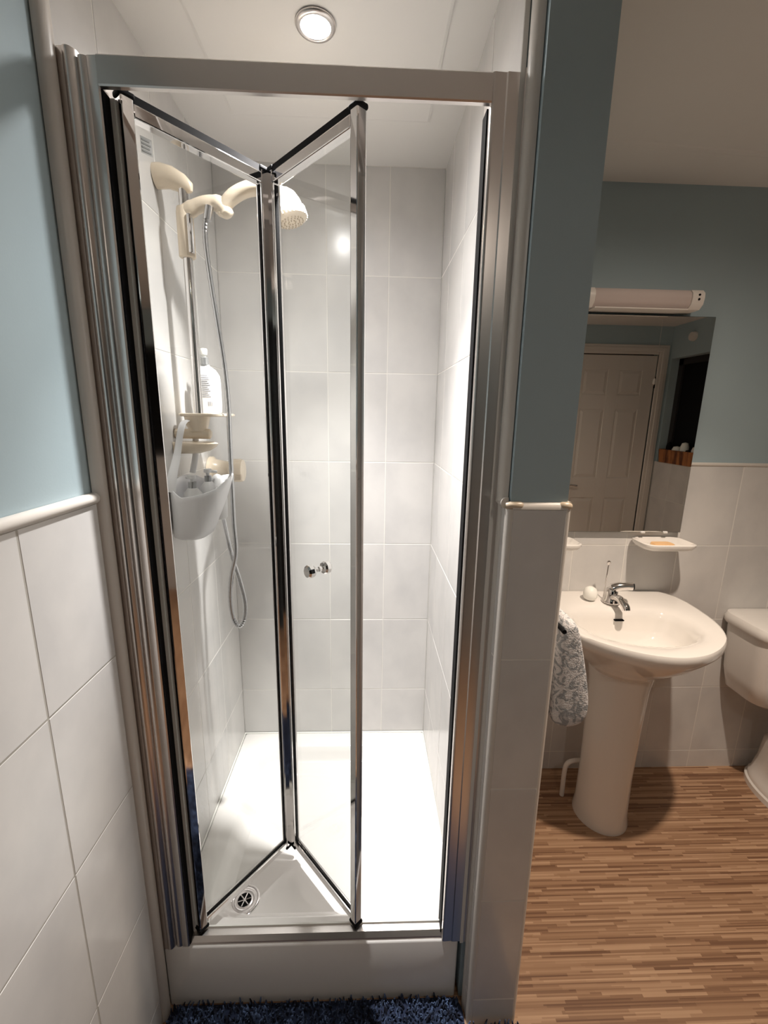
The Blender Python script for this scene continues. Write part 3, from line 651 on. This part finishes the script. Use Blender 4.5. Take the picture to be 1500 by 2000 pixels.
MB().rings([ell(.40, .188, .243, .431), ell(.40, .192, .246, .436), ell(.40, .186, .24, .448), ell(.40, .12, .16, .454)]).build('lid', M['plastic'], wc, 50)
MB().lathe([(.055, 0), (.055, .10)], (TC, .62, .33), (0, .25, .95)).build('pipe', M['ceramic'], wc, 50)

# ------------------------------------------------------------ pull cord, wall fitting, sill basket
o = MB().tube([(2.60, -1.02, ZC), (2.60, -1.02, 1.74)], .0012, 6).lathe([(.003, 0), (.009, -.01), (.011, -.035), (.006, -.045)], (2.60, -1.02, 1.745)).lathe([(.03, 0), (.03, -.018), (.012, -.024)], (2.60, -1.02, ZC)).build('pull_cord', M['white'], None, 50)
tag(o, 'white light pull cord hanging near the white door, seen in mirror', 'pull cord')
o = MB().lathe([(.034, 0), (.036, .012), (.030, .028), (.001, .032)], (XR, -1.14, 2.065), (-1, 0, 0)).build('wall_fitting', M['white'], None, 50)
tag(o, 'small round white fitting high on the right wall, in mirror', 'wall fitting')
bk = thing('wicker_basket', 'brown wicker basket on the window sill, seen in the mirror', 'basket', (2.975, -1.13, WZ0))
wick = noisy(mat('wicker', (.30, .10, .03), .6), (.10, .03, .01), (.42, .16, .05), 22, stretch=(1, 1, .2), lo=.42, hi=.58, bump=.6, bscale=90, dist=.004)
s = MB(); s.rings([rrect(2.975, -1.14, .050, .19, .02, WZ0+.001), rrect(2.975, -1.14, .056, .20, .02, WZ0+.10), rrect(2.975, -1.14, .050, .19, .02, WZ0+.10), rrect(2.975, -1.14, .046, .18, .02, WZ0+.01)])
s.build('basket_body', wick, bk, 50)
MB().tube([(x, y, z) for x, y, z in rrect(2.975, -1.14, .053, .196, .02, WZ0+.102)]+[rrect(2.975, -1.14, .053, .196, .02, WZ0+.102)[0]], .007, 8).build('basket_rim', wick, bk, 50)
for x_, y_, m_, r_, h_, n_, l_ in ((2.965, -1.27, 'rubber', .022, .17, 'jar', 'black bottle in the wicker basket, nearest the door'), (2.975, -1.19, 'seal', .034, .14, 'cloth_roll', 'rolled white cloth beside the black bottle in the basket'), (2.98, -1.11, 'seal', .030, .175, 'cloth_roll', 'taller rolled white cloth at the middle of the basket'), (2.97, -1.045, 'rubber', .028, .12, 'jar', 'short black jar in front of the rolled cloths in basket'), (2.975, -.982, 'white', .028, .15, 'cloth_roll', 'cream rolled cloth at the far end of the basket')):
    o = MB().lathe([(r_*.9, .012), (r_, .02), (r_, h_*.8), (r_*.7, h_*.96), (.001, h_)], (x_, y_, WZ0)).build(n_, M[m_], None, 50)
    tag(o, l_, 'bottle' if n_ == 'jar' else 'cloth')

# ------------------------------------------------------------ bath mat
bm_ = thing('bath_mat', 'shaggy navy and blue bath mat on the floor below the shower', 'bath mat', (.45, -.25, 0))
MB().rings([rrect(.370, -.25, .355, .295, .03, .001), rrect(.370, -.25, .36, .30, .03, .008), rrect(.370, -.25, .355, .295, .03, .013)]).rings([rrect(.60, -.285, .265, .265, .03, .001), rrect(.60, -.285, .27, .27, .03, .0075), rrect(.60, -.285, .265, .265, .03, .0125)]).build('backing', M['matblue'], bm_, 40)
s = MB()
def tuft(x, y, h, r_):
    lx, ly = random.uniform(-.008, .008), random.uniform(-.008, .008)
    q = random.random()*PI
    ring = lambda k, z, ox, oy: [(x+ox+k*cos(q+j*2*PI/4), y+oy+k*sin(q+j*2*PI/4), z) for j in range(4)]
    s.rings([ring(r_, .010, 0, 0), ring(r_*1.05, .010+h*.6, lx*.5, ly*.5), ring(r_*.55, .010+h, lx, ly)], False, True)
yy = .042
while yy > -.55:
    xx = .022
    stp = .0068 if yy > -.09 else .016
    while xx < (.722 if yy > -.012 else .868):
        tuft(xx+random.uniform(-.003, .003), yy+random.uniform(-.003, .003), random.uniform(.011, .020), .0026 if stp < .01 else .006); xx += stp
    yy -= stp
s.build('pile', M['mattuft'], bm_)['kind'] = 'stuff'
